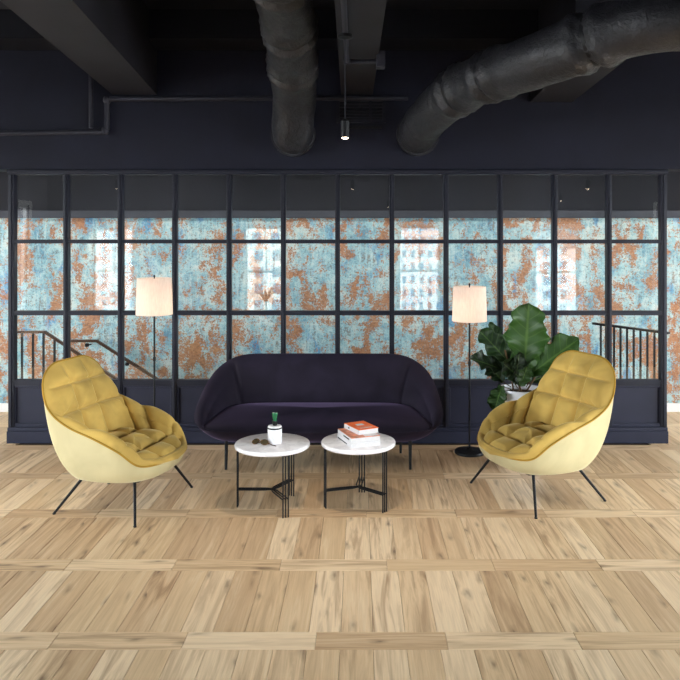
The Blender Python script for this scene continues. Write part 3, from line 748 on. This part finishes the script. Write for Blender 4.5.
# ------------------------------------------------------------------ potted fig
ZF = 6.42
pc = at(521, 400, ZF); zp = zl(388, ZF)
fig = thing('potted_fig', 'fiddle leaf fig in a tall white planter behind the right armchair', 'plant', (pc.x, ZF + CAMY, 0))
MB().lathe([(.125, 0), (.135, .01), (.185, zp - .02), (.188, zp), (.172, zp), (.168, zp - .05), (.0001, zp - .055)], 40).build('planter', 'pot', fig, True)
MB().lathe([(.0001, zp - .03), (.168, zp - .045)], 30).build('soil', 'soil', fig, True)
for (dx, dy, top) in ((-.03, .0, (530, 345)), (.04, .02, (540, 365)), (-.06, .01, (505, 350)), (.0, -.04, (512, 372))):
    b = Vector((dx, dy, zp - .05)); e = at(top[0], top[1], ZF) - Vector((pc.x, ZF + CAMY, 0))
    MB().tube(bez([b, b.lerp(e, .5) + Vector((.01, 0, 0)), e], 6), .008, 8).build('stem', 'stem', fig, True)
def leaf(base, tip, width, face=(0, -1, 0), curl=.12, seed=0, droop=.1):
    base, tip = Vector(base), Vector(tip); ax = (tip - base); L = ax.length; ax.normalize()
    nrm = Vector(face); nrm = (nrm - ax * nrm.dot(ax)).normalized(); sd = ax.cross(nrm)
    nu, nv = 14, 22; m = MB(); m.uv = []; rows = []; r_ = random.Random(seed); p1, p2 = r_.uniform(0, 6), r_.uniform(0, 6)
    for i in range(nv + 1):
        t = i / nv
        wd = width / 2 * (.10 + 1.05 * math.sin(math.pi * min(1, t * .93 + .035)) ** .75 * (.62 + .5 * t)) * (1 if t < .93 else max(.03, 1 - ((t - .93) / .07) ** 2))
        wd *= 1 + .13 * math.sin(t * 17 + p1) + .08 * math.sin(t * 41 + p2)
        row = []
        for j in range(nu + 1):
            s = -1 + 2 * j / nu
            h = curl * width * (abs(s) ** 1.5) + .06 * width * math.sin(t * 20 + p2 + (2 if s > 0 else 0)) * abs(s) ** 2 * 2 - droop * L * (t - .3) ** 2
            row.append(base + ax * (L * t) + sd * (s * wd) + nrm * h - ax * (abs(s) ** 2 * 0.0)); m.uv.append((s * .5, t))
        rows.append(row)
    m.grid(rows)
    top = list(m.v); n = len(top); m.v += [v - nrm * .0025 for v in top]; m.f += [tuple(i + n for i in f[::-1]) for f in list(m.f)]; m.uv += list(m.uv)
    e = [i * (nu + 1) for i in range(nv + 1)]; g_ = [i * (nu + 1) + nu for i in range(nv + 1)]
    for a in (e, g_):
        for i in range(nv): m.f.append((a[i], a[i + 1], a[i + 1] + n, a[i] + n))
    return m
FO = Vector((pc.x, ZF + CAMY, 0))
LEAVES = [  # base px, tip px, width m, depth offsets base/tip, face
    ((524, 376), (529, 303), .33, 0, -.04, (-.2, -1, .25)),
    ((528, 376), (579, 338), .25, -.05, -.10, (-.3, -.9, .5)),
    ((512, 366), (480, 330), .20, 0, .05, (.3, -1, .4)),
    ((508, 372), (470, 357), .18, -.03, -.10, (.1, -.7, .9)),
    ((502, 386), (494, 411), .15, -.08, -.19, (-.5, -1, .3)),
    ((512, 378), (487, 338), .17, .06, .10, (.5, -1, .1)),
    ((516, 374), (508, 338), .19, .08, .13, (.4, -1, .2)),
    ((522, 380), (502, 362), .18, -.04, -.10, (-.2, -1, .6)),
    ((515, 384), (520, 352), .14, -.04, -.08, (.6, -1, .1)),
    ((532, 378), (572, 352), .20, .08, .14, (.2, -1, .5)),
    ((530, 382), (556, 372), .18, .03, .05, (0, -1, .7)),
    ((520, 386), (528, 366), .12, -.08, -.12, (.3, -1, .4)),
    ((503, 382), (486, 362), .15, .02, .04, (.2, -1, .3)),
    ((506, 358), (490, 322), .13, .10, .14, (.5, -1, .2)),
]
for i, (b, t_, wd, d0, d1, fc) in enumerate(LEAVES):
    B0 = at(b[0], b[1], ZF + d0) - FO; T0 = at(t_[0], t_[1], ZF + d1) - FO
    leaf(B0, T0, wd, fc, .16, i, .10).build('leaf', 'leaf', fig, 'all')
    MB().tube([B0, B0.lerp(Vector((0, 0, zp)), .45) + Vector((0, 0, -.02))], .004, 6).build('leaf_stalk', 'stem', fig, True)

# ------------------------------------------------------------------ behind the viewer (seen mirrored in the glass)
M['added_rug'] = paint('added_charcoal_carpet', rgb(38, 38, 44), .95, .08, 60, .4, 0, .05)  # dark carpet added so the lower panes mirror no bright floor
rg = thing('added_rug', 'large charcoal carpet added behind the viewer to darken the floor mirrored in the glass', 'added_rug', (-.4, -7.05, 0))
MB().cbox(-6.3, 6.3, -2.75, 2.75, .0, .012, .004).build('pile', M['added_rug'], rg)
bd = MB().box(-6.36, -6.3, -2.81, 2.81, 0, .009).box(6.3, 6.36, -2.81, 2.81, 0, .009).box(-6.3, 6.3, -2.81, -2.75, 0, .009).box(-6.3, 6.3, 2.75, 2.81, 0, .009)
bd.build('binding', 'ceil', rg)
dp = thing('dracaena', 'spiky leaved potted plant by the second window behind the viewer', 'plant', (-2.2, YB + .30, 0))
MB().lathe([(.12, 0), (.16, .30), (.15, .30), (.14, .27), (.001, .27)], 24).build('planter', 'pot', dp, True)
MB().tube([(0, 0, .26), (.01, 0, .55)], .02, 8).build('stem', 'stem', dp, True)
for i in range(34):
    a = i * 2.4; el = R(15 + (i * 37) % 65); L = .42 + .12 * ((i * 13) % 7) / 7
    d = Vector((math.cos(a) * math.cos(el), math.sin(a) * math.cos(el), math.sin(el))); b = Vector((.01, 0, .45 + .1 * (i % 3) / 3)); s = d.cross(Vector((0, 0, 1))).normalized() * .022
    pts = [b, b + d * L * .5, b + d * L + Vector((0, 0, -.10))]
    m = MB().add([pts[0] - s * .4, pts[0] + s * .4, pts[1] - s, pts[1] + s, pts[2]], [(0, 1, 3, 2), (2, 3, 4)]); m.uv = [(-.3, 0), (.3, 0), (-.3, .5), (.3, .5), (0, 1)]
    m.build('leaf', 'leaf', dp)
bl = thing('window_blind', 'sheer white blind hanging in the right window behind the viewer', 'blind', (4.66, YB - .03, 2.2))
M['sheer'] = NT('sheer_fabric'); _t = M['sheer'].n('BsdfTranslucent', {'Color': (.85, .87, .9, 1)}).outputs[0]; _d = M['sheer'].n('BsdfDiffuse', {'Color': (.85, .87, .9, 1)}).outputs[0]
M['sheer'].t.links.new(M['sheer'].n('MixShader', {0: .55, 1: _d, 2: _t}).outputs[0], M['sheer'].out.inputs[0]); M['sheer'] = M['sheer'].m
MB().box(-.5, .5, -.002, .002, -.45, 0).build('fabric', M['sheer'], bl); MB().tube([(-.5, 0, .0), (.5, 0, 0)], .02, 12).build('roller', 'white', bl, True); MB().tube([(-.5, 0, -.45), (.5, 0, -.45)], .01, 8).build('hem_bar', 'white', bl, True)

M['facade_w'] = paint('white_facade', rgb(206, 206, 206), .8, .01, .1, 0); M['facade_b'] = paint('cream_facade', rgb(196, 190, 180), .8, .02, .1, 0)
M['facade_g'] = paint('glassy_blue_facade', rgb(170, 190, 204), .4, .03, .1, 0); M['win_dark'] = paint('far_window_glass', rgb(84, 96, 112), .3, .05, .3, 0); M['street'] = paint('street_asphalt', rgb(120, 120, 120), .9, .02, .05, 0)
def tower(label, x0, x1, y, top, mat, bay, flr, ww, wh):
    t = thing('tower_building', label, 'building', ((x0 + x1) / 2, y, -40), 0, 'buildings outside the windows'); hw = (x1 - x0) / 2
    MB().box(-hw, hw, -20, 0, 0, top + 40).build('facade', mat, t); g_ = MB()
    x = -hw + bay * .6
    while x < hw - bay * .4:
        z = 18.0
        while z < top + 38: g_.box(x - ww / 2, x + ww / 2, -.05, .06, z, z + wh); z += flr
        x += bay
    o = g_.build('window_grid', 'win_dark', t); o['kind'] = 'stuff'
tower('white tower with small square windows seen through the first window', -78, -50, -185, 60, 'facade_w', 2.6, 2.3, 1.1, 1.1)
tower('cream office block with tall windows seen through the second window', -36, -8, -125, 40, 'facade_b', 3.2, 2.9, 1.5, 1.8)
tower('white slab building with narrow windows seen through the third window', -2, 18, -125, 3.2, 'facade_w', 1.5, 2.3, .6, 1.2)
tower('pale glass tower rising behind the white slab building', -4, 30, -190, 70, 'facade_g', 4.5, 3.4, 3.6, 1.5)
tower('pale block far right outside', 34, 70, -150, 20, 'facade_w', 3.4, 3.0, 1.4, 1.6)
o = MB().box(-300, 300, -320, 200, -41, -40).build('street_ground', 'street'); struct(o, 'street ground far below the windows')
